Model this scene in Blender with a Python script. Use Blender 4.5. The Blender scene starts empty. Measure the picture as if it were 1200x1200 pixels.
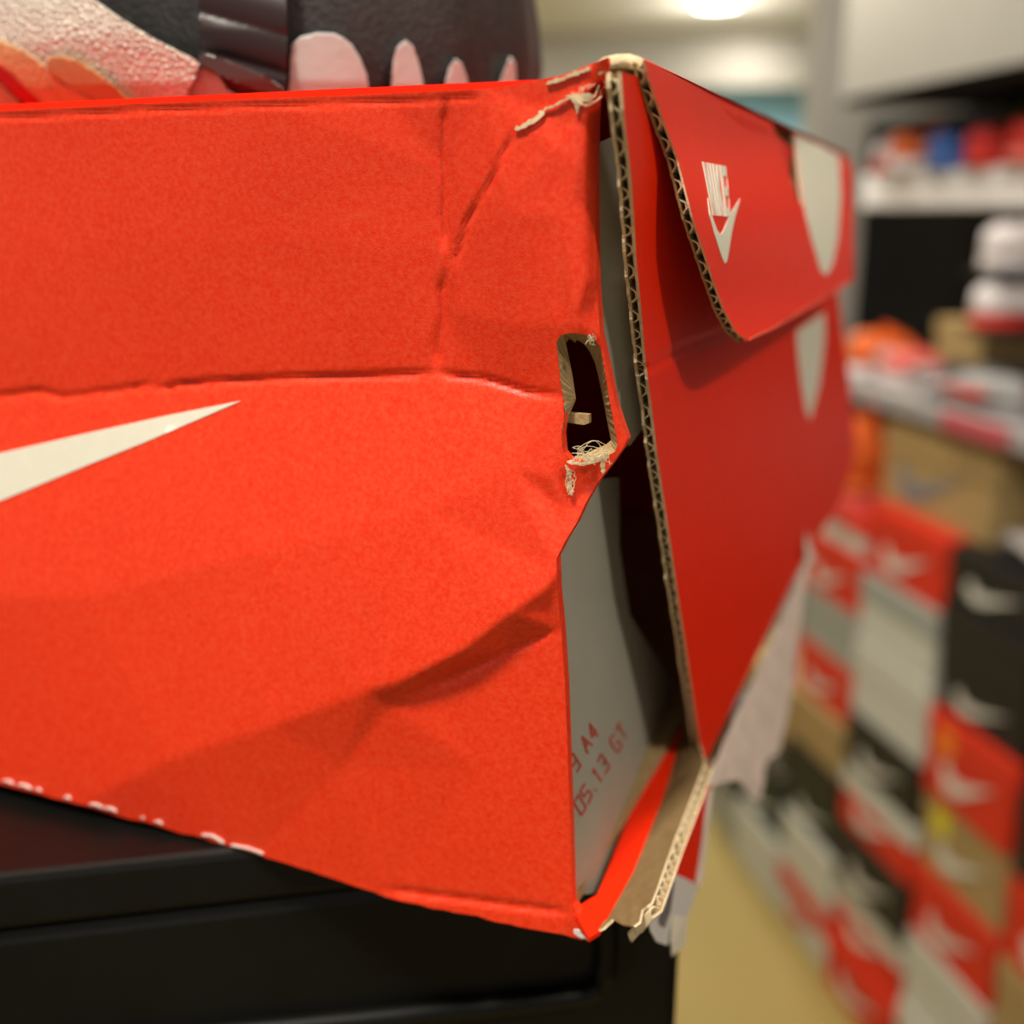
import bpy, bmesh, math, random
import numpy as np
from mathutils import Vector
from mathutils.geometry import delaunay_2d_cdt
from mathutils.bvhtree import BVHTree

random.seed(4); rng = np.random.default_rng(4)
scene = bpy.context.scene
COL = scene.collection

# ------------------------------------------------------------------ camera
FPX, PITCH, CAMZ = 1270.0, math.radians(15.4), 1.5
cam_d = bpy.data.cameras.new('camera'); cam = bpy.data.objects.new('camera', cam_d); COL.objects.link(cam)
cam.location = (0, 0, CAMZ); cam.rotation_euler = (math.pi/2 - PITCH, 0, 0)
cam_d.sensor_width = 36; cam_d.lens = FPX/1200*36
cam_d.clip_start = 0.01; cam_d.clip_end = 60
cam_d.dof.use_dof = True; cam_d.dof.focus_distance = 0.150; cam_d.dof.aperture_fstop = 9.9
scene.camera = cam

# ------------------------------------------------------------------ light
world = bpy.data.worlds.new('world'); scene.world = world; world.use_nodes = True
world.node_tree.nodes['Background'].inputs[0].default_value = (1.0, .93, .82, 1)
world.node_tree.nodes['Background'].inputs[1].default_value = 0.37
def area(name, loc, target, size, power, color=(1, .93, .82)):
    l = bpy.data.lights.new(name, 'AREA'); l.shape = 'DISK'; l.size = size; l.energy = power; l.color = color
    o = bpy.data.objects.new(name, l); COL.objects.link(o); o.location = loc
    o.rotation_euler = (Vector(target)-Vector(loc)).to_track_quat('-Z', 'Y').to_euler(); return o
BOXC = (0.0, .2, 1.45)
area('ceiling_downlight_left', (-.36, -.42, 2.74), BOXC, .20, 28)
area('ceiling_downlight_right', (1.0, -.75, 2.74), BOXC, .14, 12.5)
area('ceiling_downlight_aisle', (.05, 1.9, 2.74), (.5, 2.0, 0), .3, 16)
area('ceiling_downlight_far', (.3, 4.6, 2.74), (.3, 4.6, 0), .4, 80)
area('ceiling_downlight_bulkhead', (1.75, 8.25, 2.76), (1.75, 8.45, 0), .15, 13)
area('ceiling_downlight_back', (-.6, 7.2, 2.76), (-.6, 7.2, 0), .4, 60)
area('soffit_spot', (.453, 2.03, 2.1), (.60, 2.061, 1.76), .04, 1.1)
area('soffit_spot_near', (.511, 1.757, 2.1), (.658, 1.788, 1.80), .04, .25)
area('ceiling_downlight_wall', (-.1, .9, 2.74), (.75, 1.7, 1.2), .25, 8)
scene.view_settings.view_transform = 'Standard'; scene.view_settings.look = 'None'
scene.view_settings.exposure = 0.0; scene.view_settings.gamma = 1.0
scene.view_settings.use_curve_mapping = False

# ------------------------------------------------------------------ geometry of the place
fw = np.array([0, math.cos(PITCH), -math.sin(PITCH)]); up = np.array([0, math.sin(PITCH), math.cos(PITCH)]); rt = np.array([1., 0, 0])
C0 = np.array([0, 0, CAMZ])
def ray(x, y):
    x = np.asarray(x, float); y = np.asarray(y, float)
    return fw + rt*((x-600)/FPX)[..., None] + up*((600-y)/FPX)[..., None]
class Plane:                                            # a flat surface of the place; at() finds the point of it seen along a line of sight
    def __init__(s, p, n): s.p = np.array(p, float); s.n = np.array(n, float)/np.linalg.norm(n)
    def at(s, x, y, d=0.0):
        r = ray(x, y); k = ((s.p-C0) @ s.n + np.asarray(d, float))/(r @ s.n)
        return C0 + r*k[..., None]
def project(p):
    v = np.asarray(p)-C0; z = v@fw; return 600+FPX*(v@rt)/z, 600-FPX*(v@up)/z
BZ = CAMZ-.106                                          # underside of the shoe box
GROUND_BOX = Plane((0, 0, BZ), (0, 0, 1))
B = GROUND_BOX.at(690, 1095)                            # near bottom corner of the box
aL, aR = math.radians(-68.7), math.radians(22.8)
dL = np.array([math.sin(aL), math.cos(aL), 0]); dR = np.array([math.sin(aR), math.cos(aR), 0])
nL = np.array([dL[0]*0-dL[1], dL[0], 0]); nL = nL if nL[1] < 0 else -nL
nR = np.array([math.cos(aR), -math.sin(aR), 0])
PL, PR = Plane(B, nL), Plane(B, nR)

# ------------------------------------------------------------------ materials
MATS = {}
def mat(name, color, rough=.6, spec=.35, var=.0, vscale=60, bump=0., bscale=400, metallic=0, emit=None, sheen=0, coat=0, stretch=None):
    if name in MATS: return MATS[name]
    m = bpy.data.materials.new(name); m.use_nodes = True; nt = m.node_tree; b = nt.nodes['Principled BSDF']
    c = (*color, 1); b.inputs['Base Color'].default_value = c
    b.inputs['Roughness'].default_value = rough; b.inputs['Specular IOR Level'].default_value = spec
    b.inputs['Metallic'].default_value = metallic; b.inputs['Coat Weight'].default_value = coat; b.inputs['Coat Roughness'].default_value = .15
    b.inputs['Sheen Weight'].default_value = sheen
    if emit: b.inputs['Emission Color'].default_value = (*emit[0], 1); b.inputs['Emission Strength'].default_value = emit[1]
    tc = nt.nodes.new('ShaderNodeTexCoord'); src = tc.outputs['Object']
    if stretch:
        mp = nt.nodes.new('ShaderNodeMapping'); mp.inputs['Scale'].default_value = stretch
        nt.links.new(src, mp.inputs['Vector']); src = mp.outputs['Vector']
    if var:
        n = nt.nodes.new('ShaderNodeTexNoise'); n.inputs['Scale'].default_value = vscale; n.inputs['Detail'].default_value = 6
        n.inputs['Roughness'].default_value = .65
        nt.links.new(src, n.inputs['Vector'])
        r = nt.nodes.new('ShaderNodeValToRGB'); r.color_ramp.elements[0].position = .3; r.color_ramp.elements[1].position = .7
        r.color_ramp.elements[0].color = tuple(max(0, x*(1-var)) for x in color)+(1,)
        r.color_ramp.elements[1].color = tuple(min(1, x*(1+var)) for x in color)+(1,)
        nt.links.new(n.outputs['Fac'], r.inputs['Fac']); nt.links.new(r.outputs['Color'], b.inputs['Base Color'])
    if bump:
        n = nt.nodes.new('ShaderNodeTexNoise'); n.inputs['Scale'].default_value = bscale; n.inputs['Detail'].default_value = 3
        nt.links.new(src, n.inputs['Vector'])
        bp = nt.nodes.new('ShaderNodeBump'); bp.inputs['Strength'].default_value = bump; bp.inputs['Distance'].default_value = .0004
        nt.links.new(n.outputs['Fac'], bp.inputs['Height']); nt.links.new(bp.outputs['Normal'], b.inputs['Normal'])
    MATS[name] = m; return m
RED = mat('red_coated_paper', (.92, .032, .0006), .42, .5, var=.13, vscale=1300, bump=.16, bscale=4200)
_r = [n for n in RED.node_tree.nodes if n.type == 'VALTORGB'][0].color_ramp     # rubbed paper grain, its pale highlights painted in as speckle
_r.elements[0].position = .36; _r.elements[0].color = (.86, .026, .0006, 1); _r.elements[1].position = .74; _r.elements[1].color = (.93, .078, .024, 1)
REDR = mat('red_smooth_paper', (.90, .022, .0012), .45, .22, var=.03, vscale=200)
KRAFT = mat('kraft_board', (.38, .26, .125), .85, .15, var=.18, vscale=300, bump=.4, bscale=1500)
KRAFTL = mat('kraft_torn_edge', (.74, .59, .37), .9, .1, var=.2, vscale=900, bump=.4, bscale=2500)
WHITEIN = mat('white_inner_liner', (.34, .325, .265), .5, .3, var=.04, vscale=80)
PRINTW = mat('off_white_print', (.80, .77, .64), .5, .35, var=.03, vscale=300)
INKRED = mat('red_ink', (.45, .05, .03), .6)
TISSUE = mat('torn_paper_pink_white', (.86, .70, .63), .85, .1, var=.14, vscale=160, bump=.8, bscale=700)
TISSUEW = mat('torn_paper_white', (.80, .76, .70), .8, .1, var=.05, vscale=300)
LABELW = mat('label_white', (.75, .74, .72), .35, .4)
LABELG = mat('label_grey_print', (.16, .16, .16), .4)

# ------------------------------------------------------------------ object helpers
def link(o, parent=None, **props):
    COL.objects.link(o)
    if parent is not None: o.parent = parent
    for k, v in props.items(): o[k] = v
    return o
def empty(name, label, cat, loc=(0, 0, 0), group=None):
    o = bpy.data.objects.new(name, None); o.empty_display_size = .02; o.location = loc
    link(o, None, label=label, category=cat)
    if group: o['group'] = group
    return o
def meshobj(name, V, F, mats, parent=None, fmat=None, smooth=False, **props):
    me = bpy.data.meshes.new(name)
    off = np.array(parent.location) if parent is not None and parent.type == 'EMPTY' else np.zeros(3)
    if parent is not None and parent.parent is not None: off = np.array(parent.parent.location)
    if parent is not None and parent.type == 'MESH' and parent.parent is not None: off = np.array(parent.parent.location)
    me.from_pydata([tuple(np.asarray(v)-off) for v in V], [], [tuple(int(i) for i in f) for f in F])
    for m in (mats if isinstance(mats, (list, tuple)) else [mats]): me.materials.append(m)
    if fmat is not None: me.polygons.foreach_set('material_index', list(fmat))
    if smooth: me.polygons.foreach_set('use_smooth', [True]*len(me.polygons))
    me.update()
    o = bpy.data.objects.new(name, me); return link(o, parent, **props)
def fix(o):
    bm = bmesh.new(); bm.from_mesh(o.data); bmesh.ops.recalc_face_normals(bm, faces=bm.faces); bm.to_mesh(o.data); bm.free(); return o
def inside(px, py, poly):
    poly = np.asarray(poly, float); r = np.zeros(len(px), bool); x1, y1 = poly[-1]
    for x2, y2 in poly:
        c = ((y1 > py) != (y2 > py))
        with np.errstate(divide='ignore', invalid='ignore'):
            r ^= c & (px < (x2-x1)*(py-y1)/(y2-y1)+x1)
        x1, y1 = x2, y2
    return r
def dens(poly, step, closed=True):
    out = []; n = len(poly)
    for i in range(n if closed else n-1):
        a = np.array(poly[i], float); b = np.array(poly[(i+1) % n], float); k = max(1, int(np.linalg.norm(b-a)/step))
        for j in range(k): out.append(a+(b-a)*j/k)
    if not closed: out.append(np.array(poly[-1], float))
    return np.array(out)
def jitter(poly, amt, step, closed=True):
    q = dens(poly, step, closed); return q+rng.normal(0, amt, q.shape)
def triangulate(outline, holes, step):
    loops = [np.asarray(outline, float)]+[np.asarray(h, float) for h in holes]
    pts = []; edges = []
    for lp in loops:
        lp = dens(lp, step); k = len(pts)
        pts += [tuple(p) for p in lp]; edges += [(k+i, k+(i+1) % len(lp)) for i in range(len(lp))]
    bnd = np.array(pts)
    lo, hi = bnd.min(0), bnd.max(0)
    ys = np.arange(lo[1], hi[1], step*.87); G = []
    for i, y in enumerate(ys):
        xs = np.arange(lo[0]+(step/2 if i % 2 else 0), hi[0], step); G.append(np.stack([xs, np.full_like(xs, y)], 1))
    G = np.concatenate(G) if G else np.zeros((0, 2))
    if len(G):
        m = inside(G[:, 0], G[:, 1], loops[0])
        for h in loops[1:]: m &= ~inside(G[:, 0], G[:, 1], h)
        G = G[m]
        if len(G):
            keep = np.ones(len(G), bool)
            for c in range(0, len(G), 2000):
                dd = ((G[c:c+2000, None]-bnd[None])**2).sum(2).min(1); keep[c:c+2000] = dd > (.45*step)**2
            G = G[keep]
    pts += [tuple(p) for p in G]
    vs, es, fs, *_ = delaunay_2d_cdt([Vector(p) for p in pts], edges, [], 0, 1e-5)
    P = np.array([tuple(v) for v in vs]); F = np.array([tuple(f) for f in fs])
    c = P[F].mean(1); m = inside(c[:, 0], c[:, 1], loops[0])
    for h in loops[1:]: m &= ~inside(c[:, 0], c[:, 1], h)
    return P, F[m]
def sheet(name, outline, surf, back, mats, parent, step=6, holes=(), smooth=True, **props):
    """a sheet of board or paper: outline traced on a surface of the box, back = vector to its other face; mats = front, back, edge"""
    P, F = triangulate(outline, holes, step)
    V = surf(P[:, 0], P[:, 1]); nv = len(V); back = np.asarray(back)
    Vb = V+back
    e0 = V[F[:, 1]]-V[F[:, 0]]; e1 = V[F[:, 2]]-V[F[:, 0]]
    nn = np.cross(e0, e1); flip = (nn @ (back if back.ndim == 1 else back.mean(0))) > 0
    F = F.copy(); F[flip] = F[flip][:, ::-1]
    cnt = {}
    for f in F:
        for a, b in ((f[0], f[1]), (f[1], f[2]), (f[2], f[0])):
            k = (min(a, b), max(a, b)); cnt[k] = None if k in cnt else (a, b)
    side = [(b, a, a+nv, b+nv) for v in cnt.values() if v for a, b in [v]]
    faces = [tuple(f) for f in F]+[tuple(f[::-1]+nv) for f in F]+side
    fm = [0]*len(F)+[1]*len(F)+[2]*len(side)
    if len(mats) == 1: mats = mats*3
    o = meshobj(name, np.concatenate([V, Vb]), faces, mats, parent, fm, smooth, **props)
    if smooth:
        me = o.data; n = len(F)
        me.polygons.foreach_set('use_smooth', [True]*(2*n)+[False]*len(side))
        bm = bmesh.new(); bm.from_mesh(me); bm.faces.ensure_lookup_table()
        for e in bm.edges:
            if len(e.link_faces) == 2 and (e.link_faces[0].material_index != e.link_faces[1].material_index or (e.link_faces[0].index < 2*n) != (e.link_faces[1].index < 2*n)): e.smooth = False
        bm.to_mesh(me); bm.free()
    return o
def flute(name, line, surf, tvec, inward, period, parent, m, amp=(.22, .84)):
    """the wavy paper between the two liners, seen along an open edge"""
    q = dens(line, .8, False); V3 = surf(q[:, 0], q[:, 1])
    L = np.concatenate([[0], np.cumsum(np.linalg.norm(np.diff(V3, axis=0), axis=1))])
    L = L + .25*period*np.sin(L/period*.9+1)
    w = amp[0]+(amp[1]-amp[0])*(.5+.5*np.clip(1.25*np.sin(2*math.pi*L/period), -1, 1))
    A = V3+np.outer(w, tvec)+inward*.00015; Bk = A+inward*.006
    n = len(A); th = np.asarray(tvec)/np.linalg.norm(tvec)*.00034
    V = np.concatenate([A, Bk, A+th, Bk+th]); F = []
    for i in range(n-1):
        F += [(i, i+1, n+i+1, n+i), (2*n+i, 3*n+i, 3*n+i+1, 2*n+i+1), (i, 2*n+i, 2*n+i+1, i+1)]
    return meshobj(name, V, F, m, parent, smooth=False)
def segdist(px, py, line):
    d = np.full(np.shape(px), 1e9)
    for (x1, y1), (x2, y2) in zip(line[:-1], line[1:]):
        vx, vy = x2-x1, y2-y1; t = np.clip(((px-x1)*vx+(py-y1)*vy)/(vx*vx+vy*vy+1e-9), 0, 1)
        d = np.minimum(d, np.hypot(px-x1-t*vx, py-y1-t*vy))
    return d
def boxmesh(name, corners, m, parent=None, bevel=0, **props):
    o = meshobj(name, corners, [(0, 1, 3, 2), (4, 6, 7, 5), (0, 4, 5, 1), (2, 3, 7, 6), (0, 2, 6, 4), (1, 5, 7, 3)], m, parent, **props); fix(o)
    if bevel:
        b = o.modifiers.new('bevel', 'BEVEL'); b.width = bevel; b.segments = 2
    return o

# ------------------------------------------------------------------ structure: the shop
aW = math.radians(-12); dW = np.array([math.sin(aW), math.cos(aW), 0]); nW = np.array([math.cos(aW), -math.sin(aW), 0])
FLOORP = Plane((0, 0, 0), (0, 0, 1)); WF = FLOORP.at(1000, 1190)
def wp(u, off, z): return WF*np.array([1, 1, 0])+dW*u+nW*off+np.array([0, 0, z])
def wbox(name, u0, u1, o0, o1, z0, z1, m, parent=None, bevel=0, **props):
    return boxmesh(name, [wp(u, o, z) for u in (u0, u1) for o in (o0, o1) for z in (z0, z1)], m, parent, bevel, **props)
def abox(name, x0, x1, y0, y1, z0, z1, m, parent=None, bevel=0, **props):
    return boxmesh(name, [(x, y, z) for x in (x0, x1) for y in (y0, y1) for z in (z0, z1)], m, parent, bevel, **props)
FLOORM = mat('beige_floor', (.36, .27, .085), .6, .2, var=.06, vscale=3)
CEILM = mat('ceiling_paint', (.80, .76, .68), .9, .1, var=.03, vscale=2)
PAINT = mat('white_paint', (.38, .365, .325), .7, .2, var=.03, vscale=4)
BLACKP = mat('black_wall_panel', (.005, .005, .005), .7, .15, var=.2, vscale=6)
GREYP = mat('grey_paint', (.22, .22, .19), .8, .2)
BLUEP = mat('blue_wall_paint', (.26, .50, .60), .8, .2, var=.04, vscale=2)
S = dict(kind='structure')
abox('floor', -5, 6, -3, 12, -.05, 0, FLOORM, **S)
abox('ceiling', -5, 6, -3, 12, 2.8, 2.85, CEILM, **S)
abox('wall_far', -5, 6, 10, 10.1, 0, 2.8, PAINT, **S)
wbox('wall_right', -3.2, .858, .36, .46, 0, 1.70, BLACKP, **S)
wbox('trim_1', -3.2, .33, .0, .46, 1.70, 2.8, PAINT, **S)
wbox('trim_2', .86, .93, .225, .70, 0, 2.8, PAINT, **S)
wbox('trim_5', -3.2, .325, .006, .358, 1.688, 1.6995, BLACKP, **S)
# blue feature wall and bulkhead at the far end
abox('wall_blue', .2, 2.75, 9.0, 9.1, 0, 2.42, BLUEP, **S)
abox('trim_3', -5, 4.0, 8.7, 9.2, 2.42, 2.8, PAINT, **S)
abox('trim_4', 2.42, 2.75, 8.9, 9.0, 0, 2.42, GREYP, **S)

# ------------------------------------------------------------------ the damaged shoe box
box = empty('shoe_box', 'torn and dented bright red cardboard shoe box with ripped open corner', 'box', tuple(B))
# folds of the long side: (x, y, out of plane mm)
CP = [(-100, 134, 0), (0, 130, 0), (300, 115, 0), (525, 105, 0), (560, 100, .3), (650, 85, .3), (700, 65, .3), (770, 40, 0), (-100, 60, 0), (400, 40, 0),
      (-100, 470, -3.8), (0, 464, -4), (150, 455, -4.3), (300, 443, -4.6), (420, 440, -4.6), (515, 437, -4.4), (570, 445, -4), (620, 457, -3.4), (660, 463, -2.6),
      (520, 200, -1.5), (522, 290, -2.5), (517, 360, -3.4), (250, 280, -2.1), (0, 290, -1.9),
      (600, 250, -.2), (655, 250, .1), (678, 200, .1), (676, 380, -.8), (600, 380, -1.9),
      (688, 150, -.4), (688, 330, -1), (702, 150, -4), (704, 330, -4.2), (710, 400, -4.6), (736, 520, -8), (722, 460, -6.5), (770, 100, -6), (770, 600, -10),
      (100, 940, 0.2), (200, 890, .9), (320, 850, 1.3), (430, 810, 1.7), (480, 795, 2.2), (540, 765, 2.2), (600, 718, 1.8), (640, 690, .8), (655, 668, 0),
      (100, 700, -.2), (300, 650, -.2), (500, 600, -.4), (600, 550, -.9), (648, 560, -1.6), (662, 600, -2.6), (690, 570, -5.4), (0, 700, -.2), (-100, 700, -.2),
      (0, 918, 0), (-100, 890, 0), (455, 828, -.2), (505, 805, -1.1), (590, 765, -1.8), (652, 736, -2.0), (640, 712, -.8),
      (150, 960, -.5), (300, 1000, -1.8), (450, 1048, -3), (560, 1070, -3.4), (690, 1098, -3.4), (400, 900, -.9), (560, 900, -2.4), (660, 900, -2.6), (668, 1060, -3.4),
      (-100, 1120, 0), (300, 1140, -2), (770, 1140, -3.4), (770, 800, -2)]
CE = [[(-100, 470), (0, 464), (150, 455), (300, 443), (420, 440), (515, 437), (570, 445), (620, 457), (660, 463)],
      [(100, 940), (200, 890), (320, 850), (430, 810), (480, 795), (540, 765), (600, 718), (640, 690), (655, 668)],
      [(455, 828), (505, 805), (590, 765), (652, 736)], [(525, 105), (520, 200), (522, 290), (517, 360), (515, 437)],
      [(678, 200), (676, 380)], [(688, 150), (688, 330)]]
def build_map():
    idx = {(x, y): i for i, (x, y, d) in enumerate(CP)}
    ed = [(idx[a], idx[b]) for l in CE for a, b in zip(l[:-1], l[1:])]
    vs, es, fs, *_ = delaunay_2d_cdt([Vector(c[:2]) for c in CP], ed, [], 0, 1e-5)
    dv = np.array([c[2] for c in CP]); P = np.array([tuple(v) for v in vs])
    d = np.array([dv[np.argmin(((np.array([c[:2] for c in CP])-p)**2).sum(1))] for p in P])
    X, Y = np.meshgrid(np.arange(-100, 772, 2.), np.arange(40, 1142, 2.)); M = np.zeros_like(X)
    for a, b, c in fs:
        (x1, y1), (x2, y2), (x3, y3) = P[a], P[b], P[c]; D = (y2-y3)*(x1-x3)+(x3-x2)*(y1-y3)
        if abs(D) < 1e-9: continue
        w1 = ((y2-y3)*(X-x3)+(x3-x2)*(Y-y3))/D; w2 = ((y3-y1)*(X-x3)+(x1-x3)*(Y-y3))/D; w3 = 1-w1-w2
        m = (w1 > -1e-6) & (w2 > -1e-6) & (w3 > -1e-6); M[m] = (w1*d[a]+w2*d[b]+w3*d[c])[m]
    for _ in range(5):
        Q = np.pad(M, 1, mode='edge'); M = (Q[:-2, 1:-1]+Q[2:, 1:-1]+Q[1:-1, :-2]+Q[1:-1, 2:]+2*Q[1:-1, 1:-1])/6
    return M
DM = build_map()
GROOVES = [([(-100, 470), (0, 465), (45, 458), (90, 470)], 3, .35), ([(60, 468), (150, 456), (185, 448)], 3, .35), ([(175, 460), (215, 450), (290, 445), (400, 441), (510, 438)], 3, .45),
           ([(505, 437), (570, 444), (618, 459), (660, 465)], 3, .4), ([(524, 112), (521, 140), (519, 175), (522, 215), (520, 255), (523, 300)], 5, .45), ([(523, 312), (518, 340), (519, 372), (514, 405), (512, 440)], 6, .5), ([(-100, 143), (0, 138), (200, 128), (400, 121), (570, 115)], 2.2, .22),
           ([(605, 152), (590, 180), (572, 218), (560, 240)], 2.5, .35), ([(566, 225), (548, 258), (538, 292), (530, 318)], 3, .4), ([(532, 320), (528, 400), (524, 430)], 3, .2),
           ([(500, 808), (540, 789), (590, 766), (652, 738)], 2.5, .4), ([(345, 560), (335, 700), (318, 830)], 5, .12), ([(438, 880), (442, 960), (450, 1035)], 3, .12),
           ([(430, 700), (428, 800)], 6, .08), ([(470, 870), (485, 930)], 4, .1), ([(450, 1042), (560, 1056), (668, 1070)], 3, .5), ([(672, 130), (672, 380)], 4, -.12), ([(655, 130), (655, 380)], 3, .1), ([(635, 150), (633, 300)], 5, .08)]
def dleft(x, y):
    x = np.asarray(x, float); y = np.asarray(y, float)
    gx = np.clip((x+100)/2, 0, DM.shape[1]-1.001); gy = np.clip((y-40)/2, 0, DM.shape[0]-1.001)
    i = gx.astype(int); j = gy.astype(int); fx = gx-i; fy = gy-j
    d = DM[j, i]*(1-fx)*(1-fy)+DM[j, i+1]*fx*(1-fy)+DM[j+1, i]*(1-fx)*fy+DM[j+1, i+1]*fx*fy
    for l, w, a in GROOVES:
        e0 = np.hypot(x-l[0][0], y-l[0][1]); e1 = np.hypot(x-l[-1][0], y-l[-1][1])
        d = d-1.7*a*np.exp(-(segdist(x, y, l)/w)**2)*np.clip(np.minimum(e0, e1)/25, .05, 1)
    # the flap of paper left of the diagonal tear stands proud of the crushed corner
    d = d+.05*np.sin(x*.013+y*.021)+.04*np.sin(x*.031-y*.017)
    return d*.001
surfL = lambda x, y: PL.at(x, y, dleft(x, y))
# extension of the side beyond the frame, to the other end of the box
LEND = .33; zt = .1213
xe_t, ye_t = project(B+dL*.20+[0, 0, zt]); xe_b, ye_b = project(B+dL*.20+[0, 0, .0])
HOLE = [(652, 400), (657, 393), (668, 390), (685, 392), (696, 396), (704, 408), (708, 430), (713, 462), (719, 495), (724, 520), (721, 529), (706, 538), (690, 541), (668, 540), (660, 530), (658, 510), (661, 487), (660, 470), (656, 440)]
SLOT = [(675, 112), (690, 99), (706, 91), (716, 92), (712, 113), (700, 113), (694, 117), (688, 112)]
top = [(0, 130), (60, 127), (150, 122), (300, 116), (400, 112), (480, 108), (555, 105), (590, 102), (625, 95), (660, 88), (690, 76), (712, 67)]
right = [(716, 92), (700, 113), (698, 140), (697, 200), (698, 280), (699, 330), (703, 390), (712, 430), (722, 478), (735, 515), (731, 524), (716, 545), (700, 566), (686, 590), (676, 612), (662, 635), (652, 655), (653, 690), (658, 740), (662, 800), (665, 880), (668, 960), (670, 1030), (671, 1060), (680, 1075), (690, 1097)]
bottom = [(682, 1102), (660, 1095), (620, 1088), (560, 1074), (505, 1065), (450, 1050), (400, 1033), (300, 1000), (200, 972), (100, 945), (0, 918)]
left_out = [(xe_b, ye_b), (xe_t, ye_t)]
outl = [tuple(left_out[1])]+top+right+[tuple(q) for q in jitter(bottom, .6, 12, False)]+[tuple(left_out[0])]
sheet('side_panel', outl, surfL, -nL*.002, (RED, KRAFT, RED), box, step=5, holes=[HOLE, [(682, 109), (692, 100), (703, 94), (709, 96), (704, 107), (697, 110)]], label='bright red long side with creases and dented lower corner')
# torn hole: kraft rim running into the board
hin = [(663, 400), (668, 396), (674, 402), (675, 398), (683, 402), (690, 410), (697, 425), (701, 440), (706, 465), (711, 492), (716, 516), (710, 521), (698, 526), (686, 532), (676, 538), (668, 537), (663, 527), (662, 508), (667, 487), (675, 468), (671, 440)]
def ringstrip(name, a, b, sa, sb, m, parent):
    a = jitter(a, .5, 3); n = len(a); b2 = dens(b, 1.0)
    pa = np.linspace(0, 1, n, endpoint=False)
    # match points by angle about the middle of the opening
    c = np.mean(b, axis=0); ang = lambda q: np.arctan2((q[:, 1]-c[1])/75, (q[:, 0]-c[0])/30)
    Bm = np.array([b2[np.argmin(np.abs((ang(b2)-t+math.pi) % (2*math.pi)-math.pi))] for t in ang(a)])
    V = np.concatenate([sa(a[:, 0], a[:, 1]), sb(Bm[:, 0], Bm[:, 1])]); F = [(i, (i+1) % n, n+(i+1) % n, n+i) for i in range(n)]
    return meshobj(name, V, F, m, parent, smooth=False)
ringstrip('hole_rim', HOLE, hin, surfL, lambda x, y: PL.at(x, y, dleft(x, y)-.0028), KRAFT, box)
sheet('torn_tab', [(664, 484), (690, 486), (690, 496), (684, 498), (664, 495)], lambda x, y: PL.at(x, y, -.006+0*x), -nL*.0012, (KRAFT,), box, step=4)
# torn paper along the rips
def torn(name, line, w, d, m, parent, plane=PL, dfun=dleft, th=.0003):
    q = dens(line, 3, False); t = np.gradient(q, axis=0); nrm = np.stack([-t[:, 1], t[:, 0]], 1); nrm /= np.linalg.norm(nrm, axis=1)[:, None]+1e-9
    ww = w*(.35+.65*rng.random(len(q))); ww[0] *= .2; ww[-1] *= .2
    poly = np.concatenate([q+nrm*ww[:, None]*.5, (q-nrm*ww[:, None]*.5*(.5+rng.random(len(q)))[:, None])[::-1]])
    return sheet(name, poly, lambda x, y: plane.at(x, y, dfun(x, y)+d), -plane.n*th, (m,), parent, step=3)
torn('torn_paper', [(603, 152), (615, 147), (630, 138), (637, 130), (640, 125)], 7, .0005, KRAFTL, box)
torn('torn_paper', [(640, 128), (655, 121), (668, 114)], 4, .0005, KRAFTL, box)
sheet('torn_paper', [(662, 112), (669, 116), (673, 122), (676, 134), (679, 124), (686, 117), (699, 113), (690, 109), (676, 110)], lambda x, y: PL.at(x, y, dleft(x, y)+.0005), -nL*.0003, (KRAFTL,), box, step=3)
torn('torn_paper', [(640, 98), (660, 92), (680, 84), (692, 80)], 6, .0004, KRAFTL, box)
torn('torn_paper', [(662, 545), (668, 556), (667, 568), (670, 580)], 5, .0006, KRAFTL, box)
torn('torn_paper', [(664, 541), (680, 544), (700, 540), (712, 533)], 6, .0012, KRAFTL, box)
torn('torn_paper', [(705, 540), (707, 555)], 6, .0012, KRAFTL, box)
torn('torn_paper', [(690, 392), (694, 400)], 6, .001, TISSUEW, box)
for x0, x1 in ((2, 15), (20, 36), (40, 48), (74, 82), (104, 120), (122, 136), (164, 168), (180, 190), (236, 262), (270, 308)):
    yb = lambda x: 918+x*.27-(2.2 if x < 250 else -1)
    torn('scuff', [(x0, yb(x0)-1), ((x0+x1)/2, yb((x0+x1)/2)-3), (x1, yb(x1)-1)], 2.6, .0003, TISSUEW, box)
torn('scuff', [(672, 1090), (682, 1098), (692, 1100)], 7, .0006, TISSUEW, box)
# printed tick on the long side, running on out of the frame
TICK = [(-330, 560), (-200, 575), (-100, 555), (0, 531), (100, 508), (200, 486), (283, 469.5), (240, 488), (170, 518), (90, 550), (0, 587), (-100, 628), (-200, 660), (-290, 660), (-340, 620)]
sheet('printed_tick', TICK, lambda x, y: PL.at(x, y, dleft(x, y)+.00012), -nL*.0001, (PRINTW,), box, step=8, label='off white printed tick on red panel')

# right side panel, torn off the corner
def doff(x, y): return .003+.0006*np.sin(np.asarray(y)*.011)+.0004*np.sin(np.asarray(x)*.03)-.0008*np.exp(-(segdist(np.asarray(x, float), np.asarray(y, float), [(757, 434), (800, 408), (900, 372)])/4)**2)*.6
surfR = lambda x, y: PR.at(x, y, doff(x, y))
near_edge = [(728, 84), (731, 130), (735, 165), (739, 200), (743, 255), (746, 305), (750, 345), (757, 425), (763, 470), (770, 530), (785, 630), (795, 700), (803, 752), (817, 850), (825, 897)]
far_edge = [(945, 648), (968, 615), (985, 588), (1001, 535), (1003, 515), (995, 440), (987, 380), (976, 300), (960, 200), (900, 150), (800, 105)]
RO = near_edge+far_edge
TB = .0018
sheet('end_panel', RO, surfR, -nR*.00045, (REDR, KRAFT, KRAFTL), box, step=6, label='crimson panel of the box torn away from the corner')
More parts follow.
